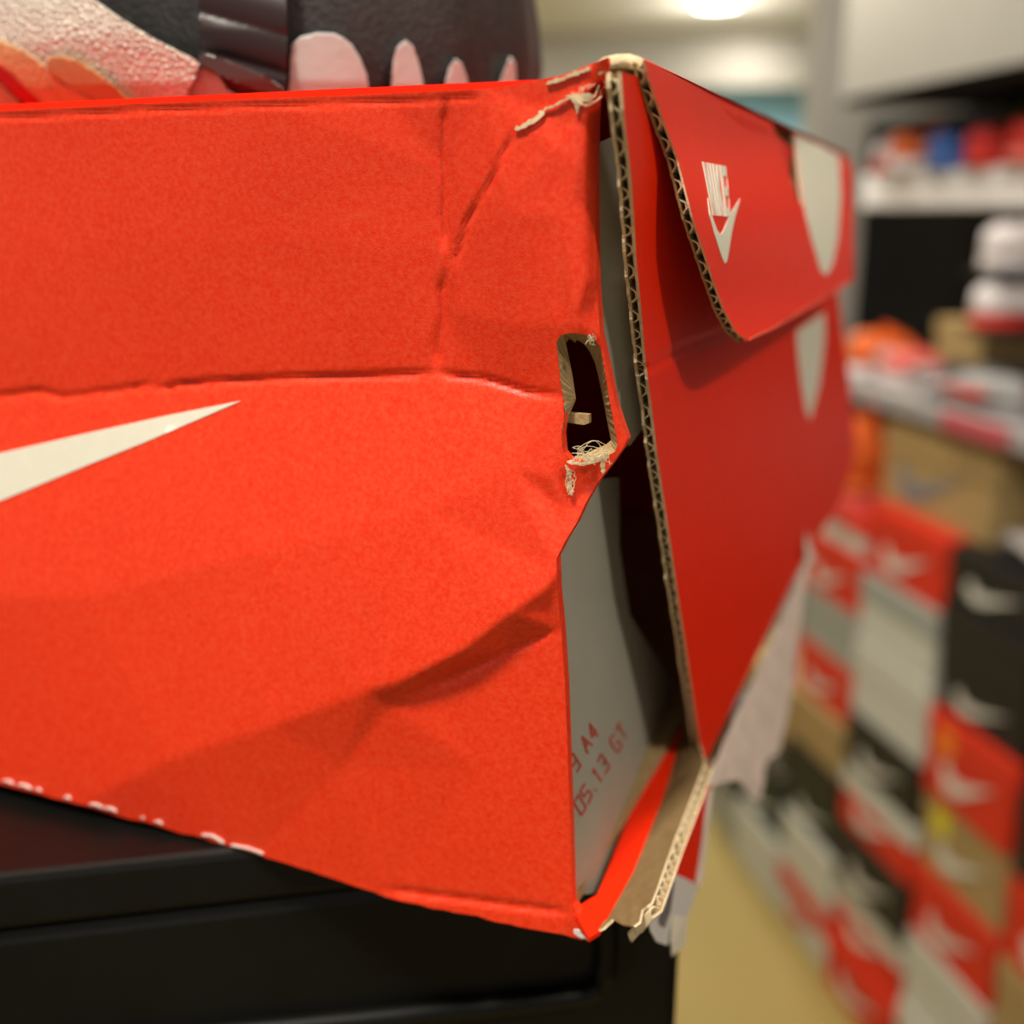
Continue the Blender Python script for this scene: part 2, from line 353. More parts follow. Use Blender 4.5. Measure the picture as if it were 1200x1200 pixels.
edge_j = [tuple(p) for p in jitter(near_edge, .5, 9, False)]
ROi = edge_j+far_edge
sheet('inner_liner', ROi, lambda x, y: surfR(x, y)-nR*(TB-.00045), -nR*.00045, (KRAFT, KRAFT, KRAFTL), box, step=12)
flute('corrugation', near_edge, surfR, -nR*TB, dR, .0031, box, KRAFTL)
sheet('printed_tick', [(933, 388), (966, 366), (966, 400), (960, 450), (949, 493), (944, 480), (938, 445), (934, 410)], lambda x, y: surfR(x, y)+nR*.0001, -nR*.0001, (PRINTW,), box, step=8, label='off white tip of a printed tick')
# lid flap hanging over the right side
PF = Plane(B+nR*.004+np.array([0, 0, .1235]), nR)
tilt = math.atan2(.008, .037)
nF = nR*math.cos(tilt)+np.array([0, 0, 1])*math.sin(tilt); PF = Plane(PF.p, nF)
fl_near = [(755, 70), (758, 84), (778, 142), (794, 185), (812, 255), (835, 325), (848, 362), (862, 388), (871, 396), (877, 399)]
fl_rest = [(905, 386), (950, 360), (985, 338), (1000, 327), (1000, 290), (998, 194), (990, 184), (940, 160), (930, 155), (934, 190), (940, 240), (934, 232), (925, 205), (915, 175), (905, 144), (850, 117), (800, 93)]
def dflap(x, y): return .0004*np.sin(np.asarray(x, float)*.02)+.0003*np.sin(np.asarray(y, float)*.03)
surfF = lambda x, y: PF.at(x, y, dflap(x, y))
sheet('lid_flap', fl_near+fl_rest, surfF, -nF*.0003, (REDR, KRAFT, KRAFTL), box, step=7, label='red lid flap with white logo hanging over the panel')
sheet('flap_liner', fl_near+fl_rest, lambda x, y: surfF(x, y)-nF*(.0015-.0003), -nF*.0003, (KRAFT, KRAFT, KRAFT), box, step=14)
flute('flap_corrugation', fl_near, surfF, -nF*.0015, dR, .0034, box, KRAFTL)
wear = sheet('flap_edge_wear', [(878, 399), (905, 386.5), (950, 360.5), (985, 338.5), (1000, 327.5), (1000, 324), (985, 335), (950, 357), (905, 384), (880, 395)], lambda x, y: surfF(x, y)+nF*.00012, -nF*.0001, (mat('worn_red_edge', (.72, .10, .06), .6),), box, step=8)
sheet('printed_tick', [(943, 163), (983, 182), (985, 230), (982, 275), (976, 308), (968, 323), (962, 318), (953, 288), (945, 258), (942, 240), (935, 190), (931, 158)], lambda x, y: surfF(x, y)+nF*.0001, -nF*.0001, (PRINTW,), box, step=8, label='off white rounded end of a printed tick on the flap')
# the maker's word and mark printed on the flap
def uvmap(poly):
    a, b, c, d = [np.array(p, float) for p in ((835, 252.5), (855.5, 254), (850, 195), (822.5, 189.5))]
    return [tuple(a*(1-u)*(1-v)+b*u*(1-v)+c*u*v+d*(1-u)*v) for u, v in poly]
N = [(0, 0), (0, 1), (.09, 1), (.18, .38), (.18, 1), (.27, 1), (.27, 0), (.18, 0), (.09, .6), (.09, 0)]
I = [(.31, 0), (.31, 1), (.40, 1), (.40, 0)]
K = [(.44, 0), (.44, 1), (.53, 1), (.53, .62), (.60, 1), (.70, 1), (.61, .52), (.71, 0), (.61, 0), (.53, .44), (.53, 0)]
E_ = [(.74, 0), (.74, 1), (1, 1), (1, .80), (.84, .80), (.84, .60), (1.0, .56), (1.0, .40), (.84, .42), (.84, .18), (1, .18), (1, 0)]
for g in (N, I, K, E_):
    sheet('logo_letter', uvmap(g), lambda x, y: surfF(x, y)+nF*.0001, -nF*.0001, (PRINTW,), box, step=4, smooth=False)
sheet('logo_tick', [(829, 232), (831, 252), (836, 272), (842, 291), (846, 303), (849, 309), (851.5, 306), (854, 292), (857, 272), (861, 254), (867, 233), (861, 242), (856, 250), (852, 259), (848, 269), (844, 275), (840, 270), (836, 259), (833, 250), (831, 242)],
      lambda x, y: surfF(x, y)+nF*.0001, -nF*.0001, (PRINTW,), box, step=4, smooth=False)

# lid: top sheet and the curled fold over the right edge
prof = [(694, 75, -.0022), (708, 67, -.001), (722, 63.5, .0005), (737, 63, .002), (748, 66, .0033), (755, 70, .004)]
pts = np.array([PR.at(x, y, d) for x, y, d in prof]); tip = pts[-1]
ssz = [((p-B)@dR, (p-B)@nR, p[2]) for p in pts]
def lidstrip():
    V = []; F = []; n = len(pts); far = .235; K_ = 6; th = .0016
    for k in range(K_+1):
        f = k/K_
        for i, (s, o, z) in enumerate(ssz):
            zf = z*(1-f)+(BZ+.1235-.0003*(n-1-i))*f
            V.append(B*[1, 1, 0]+dR*(s+(far-s)*f)+nR*(o)+np.array([0, 0, zf]))
    m = len(V)
    prf = np.array([[o, z] for s, o, z in ssz]); tg = np.gradient(prf, axis=0); nn = np.stack([tg[:, 1], -tg[:, 0]], 1); nn /= np.linalg.norm(nn, axis=1)[:, None]
    for k in range(K_+1):
        for i in range(n): V.append(V[k*n+i]+(nR*nn[i, 0]+np.array([0, 0, nn[i, 1]]))*th)
    fm = []
    for k in range(K_):
        for i in range(n-1):
            a = k*n+i; F.append((a, a+1, a+n+1, a+n)); fm.append(0); F.append((m+a, m+a+n, m+a+n+1, m+a+1)); fm.append(1)
    for i in range(n-1): F.append((i, m+i, m+i+1, i+1)); fm.append(2)
    return meshobj('lid_fold', V, F, [REDR, KRAFT, KRAFTL], box, fm, True)
lidstrip()
LT = BZ+.1225
def lbox(name, s0, s1, t0, t1, z0, z1, m, parent=None, bevel=0, **p):
    return boxmesh(name, [B*[1, 1, 0]+dL*s+dR*t+np.array([0, 0, z]) for s in (s0, s1) for t in (t0, t1) for z in (z0, z1)], m, parent, bevel, **p)
lbox('lid', .0035, .20, .0025, .235, LT-.0018, LT, REDR, box)
lbox('bottom', .004, .20, .004, .235, BZ+.0002, BZ+.002, KRAFT, box)
lbox('back_panel', .004, .20, .233, .235, BZ+.002, LT-.002, REDR, box)
lbox('far_end_panel', .198, .20, .004, .233, BZ+.002, LT-.002, REDR, box)
# inside of the torn corner: white flap with stamped code, red strip, bare kraft
inn = [(700, 562), (726, 560), (726, 640), (738, 720), (765, 765), (793, 806), (790, 822), (762, 893), (735, 962), (701, 1047), (672, 1049), (664, 1040), (657, 900), (650, 740), (648, 645), (676, 600)]
def dinn(x, y):
    x = np.asarray(x, float); y = np.asarray(y, float); f = np.clip((1045-y)/345, 0, 1)
    return (1-f)*np.interp(x, [640, 672, 701, 735, 790], [-.006, -.0048, -.003, -.004, -.0085])+f*np.interp(x, [640, 672, 701, 735, 790], [-.0085, -.0075, -.0075, -.008, -.009])
surfI = lambda x, y: PR.at(x, y, dinn(x, y))
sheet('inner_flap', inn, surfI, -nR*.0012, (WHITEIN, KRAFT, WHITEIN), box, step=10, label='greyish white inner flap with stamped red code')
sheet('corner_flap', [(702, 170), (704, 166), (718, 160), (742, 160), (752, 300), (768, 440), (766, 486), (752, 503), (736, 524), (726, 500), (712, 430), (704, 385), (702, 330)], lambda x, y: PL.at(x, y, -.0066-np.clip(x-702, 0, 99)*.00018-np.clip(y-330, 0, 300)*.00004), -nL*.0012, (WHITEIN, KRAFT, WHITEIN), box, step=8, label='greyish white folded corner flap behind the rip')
# stamped code on the inner flap
def stamp(txt, o, bx, upv, h, adv):
    segs = {'0': [[(0, 0), (1, 0), (1, 1), (0, 1), (0, 0)]], '5': [[(1, 1), (0, 1), (0, .55), (.8, .55), (1, .35), (.9, .05), (0, 0)]], '.': [[(.4, 0), (.55, .08)]], '1': [[(.2, .8), (.5, 1), (.5, 0)]],
            '3': [[(0, 1), (.9, 1), (.9, .5), (.3, .5), (.9, .5), (.9, 0), (0, 0)]], 'G': [[(1, .85), (.8, 1), (.1, 1), (0, .5), (.1, 0), (1, 0), (1, .45), (.6, .45)]], 'T': [[(0, 1), (1, 1)], [(.5, 1), (.5, 0)]],
            'A': [[(0, 0), (.5, 1), (1, 0)], [(.2, .4), (.8, .4)]], '4': [[(.75, 0), (.75, 1), (0, .35), (1, .35)]], '9': [[(1, .5), (0, .5), (0, 1), (1, 1), (1, 0), (.2, 0)]]}
    x = 0
    for ch in txt:
        if ch == ' ': x += .7; continue
        w = .3 if ch == '.' else .62; n = 0; V = []; F = []
        for st in segs[ch]:
            for (a, b), (c, d) in zip(st[:-1], st[1:]):
                p = np.array(o)+np.array(bx)*(x+a*w)*adv+np.array(upv)*b*h; q = np.array(o)+np.array(bx)*(x+c*w)*adv+np.array(upv)*d*h
                t = q-p; t = t/(np.linalg.norm(t)+1e-9); nn = np.array([-t[1], t[0]])*1.1
                P4 = np.array([p-nn-t*.6, q-nn+t*.6, q+nn+t*.6, p+nn-t*.6]); n0 = len(V)
                V += list(surfI(P4[:, 0], P4[:, 1])+nR*.00012); F.append((n0, n0+1, n0+2, n0+3))
        meshobj('stamped_character', V, F, INKRED, box); x += w+.28
stamp('05.13 GT', (681, 955), (.50, -.87), (-.53, -.85), 17, 17)
stamp('.19 A4', (662, 928), (.50, -.87), (-.53, -.85), 17, 17)
GB = lambda d: (lambda x, y: GROUND_BOX.at(x, y, np.asarray(d)+0*np.asarray(x, float)))
sheet('red_strip', [(671, 1066), (700, 1048), (735, 962), (790, 822), (800, 800), (812, 812), (806, 850), (775, 940), (742, 1022), (722, 1058), (703, 1091), (690, 1099)], GB(.0004), (0, 0, -.0008), (REDR, KRAFT, REDR), box, step=7)
kr = [(806, 830), (826, 893), (812, 930), (790, 985), (770, 1040), (763, 1058), (752, 1066), (749, 1080), (742, 1085), (728, 1083), (718, 1077), (706, 1088), (701, 1090), (722, 1058), (742, 1020), (775, 938)]
kvec = (nR*.85-np.array([0, 0, .53]))*.0021
def dkr(x, y):
    x = np.asarray(x, float); y = np.asarray(y, float)
    return .0002+.006*np.clip(segdist(x, y, [(701, 1092), (722, 1058), (742, 1020), (775, 938), (806, 830)])/42, 0, 1)+.0004*np.sin(x*.35)*np.clip((y-1040)/40, 0, 1)
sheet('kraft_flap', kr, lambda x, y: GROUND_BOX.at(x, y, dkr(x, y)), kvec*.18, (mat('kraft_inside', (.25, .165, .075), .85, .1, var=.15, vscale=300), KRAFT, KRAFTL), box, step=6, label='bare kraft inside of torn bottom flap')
kedge = [(826, 893), (812, 930), (790, 985), (770, 1040), (763, 1058), (752, 1066), (749, 1080), (742, 1085), (728, 1083), (718, 1077), (706, 1088)]
sheet('kraft_flap_liner', [(826, 893), (812, 930), (790, 985), (770, 1040), (763, 1058), (752, 1066), (744, 1050), (765, 1000), (788, 930), (804, 870)], lambda x, y: GROUND_BOX.at(x, y, dkr(x, y))+kvec*.82, kvec*.18, (KRAFT, REDR, KRAFTL), box, step=8)
flute('bottom_corrugation', kedge[:6], lambda x, y: GROUND_BOX.at(x, y, dkr(x, y)), kvec, -(nR*.53+np.array([0, 0, .85])), .0030, box, KRAFTL)
# torn outer paper and label hanging under the corner
sr = lambda d, w=.0: (lambda x, y: PR.at(x, y, d+w*np.sin(np.asarray(x, float)*.23+np.asarray(y, float)*.11)))
sheet('hanging_red_paper', [(822, 915), (836, 925), (829, 970), (823, 1010), (818, 1037), (804, 1030), (791, 1024), (800, 985), (812, 950)], sr(.0062), -nR*.0003, (REDR, TISSUEW, TISSUEW), box, step=6)
sheet('torn_paper_edge', [(836, 924), (830, 928), (824, 980), (816, 1036), (821, 1040), (826, 1010), (831, 965)], sr(.0066, .0001), -nR*.0002, (TISSUE,), box, step=5)
sheet('peeled_film', [(818, 925), (824, 930), (802, 990), (786, 1030), (772, 1070), (762, 1078), (764, 1066), (790, 1000)], sr(.0064), -nR*.0002, (mat('grey_film', (.42, .38, .36), .35, .4),), box, step=6)
lab = sheet('label_scrap', [(791, 1024), (804, 1030), (818, 1037), (813, 1055), (806, 1074), (803, 1084), (788, 1100), (782, 1108), (770, 1104), (763, 1092), (760, 1078), (774, 1060)], sr(.0063), -nR*.0002, (LABELW,), box, step=5, label='torn white label scrap with grey print')
for p in ([(785, 1034), (791, 1032), (786, 1068), (779, 1087), (773, 1083), (781, 1060)], [(779, 1044), (782, 1041), (771, 1066), (768, 1064)], [(778, 1056), (780, 1054), (774, 1080), (772, 1080)], [(764, 1072), (768, 1069), (766, 1078), (763, 1077)]):
    sheet('label_print', p, sr(.0065), -nR*.0001, (LABELG,), lab, step=4)
sheet('torn_paper_tip', [(792, 1072), (800, 1074), (806, 1074), (805, 1090), (803, 1108), (795, 1114), (788, 1121), (787, 1105), (788, 1088)], sr(.0068, .0002), -nR*.0002, (mat('cream_torn_paper', (.78, .70, .56), .8),), box, step=4)
def dpeel(x, y):
    x = np.asarray(x, float); y = np.asarray(y, float)
    return .0046+.0004*np.sin(x*.08+y*.03)+.00016*np.sin(x*.21-y*.12)+.00008*np.sin(x*.5+y*.3)+.00007*np.sin(x*.33-y*.27)+.00005*np.sin(x*.9+y*.11)
peel = [(945, 622), (950, 640), (956, 655), (948, 662), (944, 690), (937, 740), (930, 800), (922, 845), (913, 882), (899, 892), (897, 908), (890, 938), (884, 937), (876, 928), (868, 915), (850, 916), (836, 922), (826, 926), (836, 898), (860, 845), (900, 762), (938, 672), (944, 655)]
sheet('peeled_paper', jitter(peel, .6, 7), lambda x, y: PR.at(x, y, dpeel(x, y)), -nR*.0002, (TISSUE,), box, step=4, label='crumpled pinkish white paper peeling off the lower edge')
# loose fibres on the rips
def fibre(p0, p1, bend, d0, m, plane=PR, base=None):
    p0, p1 = np.array(p0, float), np.array(p1, float); t = np.linspace(0, 1, 7)[:, None]
    n = np.array([-(p1-p0)[1], (p1-p0)[0]]); q = p0*(1-t)+p1*t+n*bend*np.sin(t*math.pi)
    P3 = plane.at(q[:, 0], q[:, 1], (base(q[:, 0], q[:, 1]) if base else 0)+d0); V = []; F = []; r = .00005
    for k, p in enumerate(P3):
        for a in range(3):
            V.append(p+rt*r*math.cos(a*2.094)+up*r*math.sin(a*2.094))
    for k in range(len(P3)-1):
        for a in range(3): F.append((k*3+a, k*3+(a+1) % 3, k*3+3+(a+1) % 3, k*3+3+a))
    return V, F
def fibres(name, specs, m):
    V, F = [], []
    for s in specs:
        v, f = fibre(*s); F += [tuple(i+len(V) for i in q) for q in f]; V += v
    return meshobj(name, V, F, m, box, kind='stuff')
sp = [((905+random.uniform(-6, 8), 885+random.uniform(-8, 20)), (918+random.uniform(-8, 12), 892+random.uniform(-18, 30)), random.uniform(-.4, .4), .0045, None) for _ in range(14)]
sp += [((850+random.uniform(-8, 20), 917), (856+random.uniform(-8, 30), 930+random.uniform(-2, 14)), random.uniform(-.4, .4), .0045, None) for _ in range(8)]
fibres('loose_fibres', sp, TISSUEW)
sp = [((676+random.uniform(-6, 34), 538+random.uniform(-8, 3)), (684+random.uniform(-14, 34), 532+random.uniform(-8, 14)), random.uniform(-.5, .5), .0012, None, PL, dleft) for _ in range(46)]
sp += [((666+random.uniform(-2, 3), 550+random.uniform(0, 26)), (668+random.uniform(-5, 5), 555+random.uniform(0, 26)), random.uniform(-.5, .5), .0008, None, PL, dleft) for _ in range(14)]
sp += [((690+random.uniform(-4, 6), 394+random.uniform(-2, 6)), (692+random.uniform(-6, 8), 396+random.uniform(-6, 10)), random.uniform(-.5, .5), .001, None, PL, dleft) for _ in range(10)]
sp += [((672+random.uniform(-6, 30), 112+random.uniform(-8, 8)), (680+random.uniform(-12, 28), 108+random.uniform(-10, 12)), random.uniform(-.5, .5), .001, None, PL, dleft) for _ in range(12)]
fibres('loose_fibres', sp, KRAFTL)

# ------------------------------------------------------------------ display stand under the box
STM = mat('black_plastic', (.004, .004, .0035), .4, .25, var=.3, vscale=30, bump=.15, bscale=120)
Q0 = GROUND_BOX.at(0, 1019); Q1 = GROUND_BOX.at(280, 989); dS = (Q1-Q0)/np.linalg.norm(Q1-Q0)
nS = np.array([dS[1], -dS[0], 0])
def stand_corner():
    best = None
    for k in np.linspace(0, .6, 4000):
        p = Q0+dS*k; x, y = project(p)
        if x >= 820: return p
    return p
SC = stand_corner(); LS = .75
stand = empty('display_stand', 'glossy black plastic display stand under the damaged red box', 'stand', tuple(SC*[1, 1, 0]))
def sbox(name, a0, a1, b0, b1, z0, z1, m, parent, bevel=0):
    return boxmesh(name, [SC*[1, 1, 0]-dS*a-nS*b+np.array([0, 0, z]) for a in (a0, a1) for b in (b0, b1) for z in (z0, z1)], m, parent, bevel)
sbox('top', 0, LS, 0, .5, BZ-.012, BZ-.0014, STM, stand, .0015)
sbox('body', .0012, LS, .0012, .5, 0.0, BZ-.0125, STM, stand, .003)
PS = Plane(SC+nS*(-.0012), nS)
def tube(name, pts3, r, m, parent, seg=8, closed=False):
    V = []; F = []; n = len(pts3)
    for k in range(n):
        t = pts3[min(n-1, k+1)]-pts3[max(0, k-1)]; t /= np.linalg.norm(t); a = np.cross(t, [0.3, .2, 1.]); a /= np.linalg.norm(a); b = np.cross(t, a)
        for j in range(seg): V.append(pts3[k]+(a*math.cos(j*2*math.pi/seg)+b*math.sin(j*2*math.pi/seg))*r)
    for k in range(n-1):
        for j in range(seg): F.append((k*seg+j, k*seg+(j+1) % seg, (k+1)*seg+(j+1) % seg, (k+1)*seg+j))
    return meshobj(name, V, F, m, parent, smooth=True)
bead = [(-250, 1268), (0, 1240), (300, 1207), (500, 1186), (640, 1171), (685, 1165), (700, 1158), (708, 1145), (711, 1120), (711, 1060), (709, 980)]
bp = dens(bead, 12, False); tube('panel_bead', [PS.at(x, y, .001) for x, y in bp], .0022, STM, stand)

# ------------------------------------------------------------------ sneaker on the lid
shoe = empty('sneaker', 'black sneaker with cream pebbled leather overlay standing on the red box', 'sneaker', tuple(B*[1, 1, 0]+dL*.1+dR*.075+np.array([0, 0, LT])))
BLK = mat('black_tumbled_leather', (.020, .019, .019), .6, .4, var=.3, vscale=300, bump=.9, bscale=900)
def shoe_body():
    # plan: rounded end at s = S0, straight flanks, rounded other end; s along the long side, t inward
    S0, S1, T0, T1 = .046, .285, .034, .134; R_ = (T1-T0)/2; tc = (T0+T1)/2
    lv = [(0, .93), (.002, .97), (.006, 1.0), (.014, 1.02), (.024, 1.0), (.036, .96), (.05, .90), (.064, .80), (.078, .66), (.088, .5)]
    ang = np.linspace(-math.pi/2, math.pi/2, 61); V = []; F = []
    for z, k in lv:
        ring = []
        for a in ang: ring.append((S0+R_-R_*k*math.cos(a)*(1+.012*math.cos(a*14)*(z < .06)), tc+R_*k*math.sin(a)*(1+.006*math.cos(a*14)*(z < .06))))
        for a in ang: ring.append((S1-R_+R_*k*math.cos(a), tc-R_*k*math.sin(a)))
        ring = ring[::1]
        for s, t in ring: V.append(B*[1, 1, 0]+dL*s+dR*t+np.array([0, 0, LT+.0003+z]))
    n = 2*len(ang)
    for i in range(len(lv)-1):
        for j in range(n): F.append((i*n+j, i*n+(j+1) % n, (i+1)*n+(j+1) % n, (i+1)*n+j))
    F.append(tuple(range(n))); F.append(tuple((len(lv)-1)*n+j for j in range(n)))
    o = meshobj('upper', V, F, BLK, shoe, smooth=True, label='black leather upper with fluted toe'); fix(o)
    return np.array(V), F
sv, sf = shoe_body()
BVH = BVHTree.FromPolygons([tuple(v) for v in sv], sf)
def drape(name, poly, m, off, th, step=5, bulge=None, parent=shoe, **props):
    P, F = triangulate(poly, [], step); keep = {}; A = []; Bk = []
    for i, (x, y) in enumerate(P):
        r = ray(x, y); h = BVH.ray_cast(Vector(C0), Vector(r).normalized())
        if h[0] is None: continue
        nn = np.array(h[1]); nn = nn if nn @ r < 0 else -nn
        o_ = off+(bulge(x, y) if bulge else 0); rr = r/np.linalg.norm(r); keep[i] = len(A)
        p = np.array(h[0]); A.append(p-rr*o_); Bk.append(p-rr*(o_-th))
    F = [f for f in F if all(i in keep for i in f)]; F = np.array([[keep[i] for i in f] for f in F]); n = len(A); cnt = {}
    out = []
    for f in F:
        e = np.cross(A[f[1]]-A[f[0]], A[f[2]]-A[f[0]]); f = f if e @ (A[f[0]]-C0) < 0 else f[::-1]; out.append(tuple(f))
        for a, b in ((f[0], f[1]), (f[1], f[2]), (f[2], f[0])):
            k = (min(a, b), max(a, b)); cnt[k] = None if k in cnt else (a, b)
    side = [(b, a, a+n, b+n) for v in cnt.values() if v for a, b in [v]]
    return meshobj(name, A+Bk, out+[tuple(i+n for i in f[::-1]) for f in out]+side, m, parent, smooth=True, **props)
def pebble():
    m = mat('cream_pebbled_leather', (.60, .53, .45), .5, .35); nt = m.node_tree; b = nt.nodes['Principled BSDF']
    tc = nt.nodes.new('ShaderNodeTexCoord'); v = nt.nodes.new('ShaderNodeTexVoronoi'); v.inputs['Scale'].default_value = 950; v.feature = 'DISTANCE_TO_EDGE'
    nz = nt.nodes.new('ShaderNodeTexNoise'); nz.inputs['Scale'].default_value = 300
    mx = nt.nodes.new('ShaderNodeMixRGB'); mx.inputs[0].default_value = .0007
    nt.links.new(tc.outputs['Object'], nz.inputs['Vector']); nt.links.new(tc.outputs['Object'], mx.inputs[1]); nt.links.new(nz.outputs['Color'], mx.inputs[2]); nt.links.new(mx.outputs[0], v.inputs['Vector'])
    bp_ = nt.nodes.new('ShaderNodeBump'); bp_.inputs['Strength'].default_value = 1.0; bp_.inputs['Distance'].default_value = .0011
    nt.links.new(v.outputs['Distance'], bp_.inputs['Height']); nt.links.new(bp_.outputs['Normal'], b.inputs['Normal']); return m
CREAM = pebble()
PALE = mat('pale_pink_rubber', (.45, .49, .47), .55, .3, bump=.3, bscale=500)
GLOSS = mat('dark_plum_gloss_panel', (.022, .013, .014), .36, .4)
drape('leather_overlay', [(-160, -140), (-20, -110), (60, -40), (108, -3), (140, 20), (180, 45), (222, 66), (234, 74), (230, 90), (222, 106), (216, 126), (70, 140), (40, 112), (10, 84), (-20, 66), (-160, 10)], CREAM, .010, .006, 5,
      bulge=lambda x, y: .006*math.exp(-((x-40)/150)**2-((y-40)/90)**2), label='cream pebbled leather overlay')
drape('tan_bounce_overlay', [(-160, 20), (-40, 40), (0, 46), (30, 60), (52, 76), (70, 96), (110, 116), (156, 124), (150, 134), (72, 138), (40, 111), (10, 83), (-20, 65), (-160, 5)], mat('tan_bounce_leather', (.56, .32, .15), .6, .3, var=.15, vscale=500, bump=.8, bscale=1100), .0172, .002, 4, bulge=lambda x, y: -.0065+.006*math.exp(-((x-40)/150)**2-((y-40)/90)**2))  # tan leather, its tone partly the red box's bounce light painted in
drape('suede_patch', [(54, 72), (60, 66), (70, 65), (88, 69), (110, 82), (132, 98), (150, 114), (156, 122), (152, 126), (130, 122), (110, 115), (85, 104), (66, 92), (56, 82)], mat('tan_suede', (.45, .24, .09), .9, .1, var=.1, vscale=400, sheen=.3), .0116, .0025, 4, bulge=lambda x, y: .006*math.exp(-((x-40)/150)**2-((y-40)/90)**2))
drape('lining_strip', [(-20, 60), (0, 75), (20, 90), (45, 108), (75, 132), (45, 136), (22, 116), (0, 95), (-20, 78)], mat('red_lining', (.55, .006, .006), .5), .010, .003, 4)
drape('sole_edge', [(-40, 90), (0, 96), (22, 118), (28, 140), (-40, 142)], mat('tan_sole', (.55, .33, .20), .7, var=.2, vscale=200), .008, .004, 5)
drape('glossy_panel', [(232, -60), (335, -60), (336, 0), (337, 60), (336, 100), (330, 113), (305, 106), (270, 90), (245, 80), (233, 72)], GLOSS, .004, .003, 4,
      bulge=lambda x, y: .0008*abs(math.sin((y-.28*(x-232)-12)/46*math.pi))**.6, label='glossy dark plum ribbed panel')
drape('glossy_rib', [(233, 66), (242, 63), (270, 72), (310, 88), (334, 104), (334, 113), (318, 112), (280, 98), (245, 84), (235, 76)], mat('smoky_gloss_rib', (.07, .04, .038), .25, .5), .0085, .004, 4, bulge=lambda x, y: .001)
drape('red_insert', [(256, 84), (285, 98), (325, 112), (340, 122), (290, 124), (270, 110)], mat('dark_red_insert', (.22, .02, .015), .5), .005, .003, 4)
drape('heel_patch', [(214, 128), (221, 106), (232, 84), (238, 77), (248, 82), (258, 90), (266, 104), (276, 110), (302, 116), (302, 126)], PALE, .0075, .004, 4)
for k, p in enumerate(([(330, 130), (336, 112), (339, 96), (340, 70), (342, 52), (352, 43), (372, 38), (392, 39), (402, 44), (412, 52), (422, 68), (430, 88), (436, 130)], [(458, 125), (459, 96), (461, 70), (466, 54), (475, 47), (484, 54), (491, 74), (496, 96), (499, 125)],
          [(519, 122), (522, 96), (527, 78), (534, 69), (541, 74), (547, 90), (552, 122)], [(583, 120), (586, 96), (592, 80), (598, 66), (604, 74), (606, 120)])):
    drape('toe_panel', p, PALE, .003, .003, 4 if k else 5)

# ------------------------------------------------------------------ shop: shelves, stacked boxes, shoes
RBOX = mat('red_box_board', (.72, .035, .012), .55, .3); WBOX = mat('white_box_board', (.62, .63, .56), .6); GBOX = mat('grey_box_board', (.36, .38, .34), .6)
KBOX = mat('black_box_board', (.012, .012, .012), .5); TBOX = mat('tan_box_board', (.42, .29, .12), .75); DGBOX = mat('dark_green_box_board', (.012, .035, .028), .6)
BCOL = {'red': RBOX, 'white': WBOX, 'grey': GBOX, 'black': KBOX, 'tan': TBOX, 'green': DGBOX}
WINK = mat('white_box_print', (.72, .70, .62), .6); OINK = mat('orange_sticker', (.9, .22, .02), .5); YINK = mat('yellow_sticker', (.75, .62, .02), .5); RINK = RBOX
def tickshape(u0, z0, w, h, off):
    q = [(0, .55), (.06, .25), (.2, .1), (.4, .2), (1, .95), (.45, .55), (.25, .5), (.12, .65), (.08, .85)]
    V = [wp(u0-a*w, off-.0012, z0+b*h) for a, b in q]; V += [v+nW*.0008 for v in V]; n = len(q)
    return V, [tuple(range(n)), tuple(range(2*n-1, n-1, -1))]+[(i, (i+1) % n, n+(i+1) % n, n+i) for i in range(n)]
def stacked(u0, u1, z0, z1, body, lid, mark, desc, sticker=None, off=0.0):
    b = empty('stacked_shoe_box', desc, 'box', tuple(wp((u0+u1)/2, off+.16, z0)), 'shoe boxes stacked along the wall')
    h = z1-z0; zl = z1-h*.36; dz = .001
    wbox('body', u0+.004, u1-.004, off+.003, off+.32, z0+dz, zl, BCOL[body], b); wbox('lid', u0+.001, u1-.001, off, off+.323, zl-.004, z1-dz, BCOL[lid], b, .002)
    w = u1-u0
    if mark:
        V, F = tickshape(u1-.22*w, z0+h*.12, w*.6, h*.5, off); fix(meshobj('logo', V, F, WINK if mark == 'white' else RINK, b))
    if sticker:
        c = {'orange': OINK, 'yellow': YINK}[sticker]; wbox('sticker', u0+w*.66, u0+w*.86, off-.0016, off-.0004, z0+h*.55, z0+h*.85, c, b)
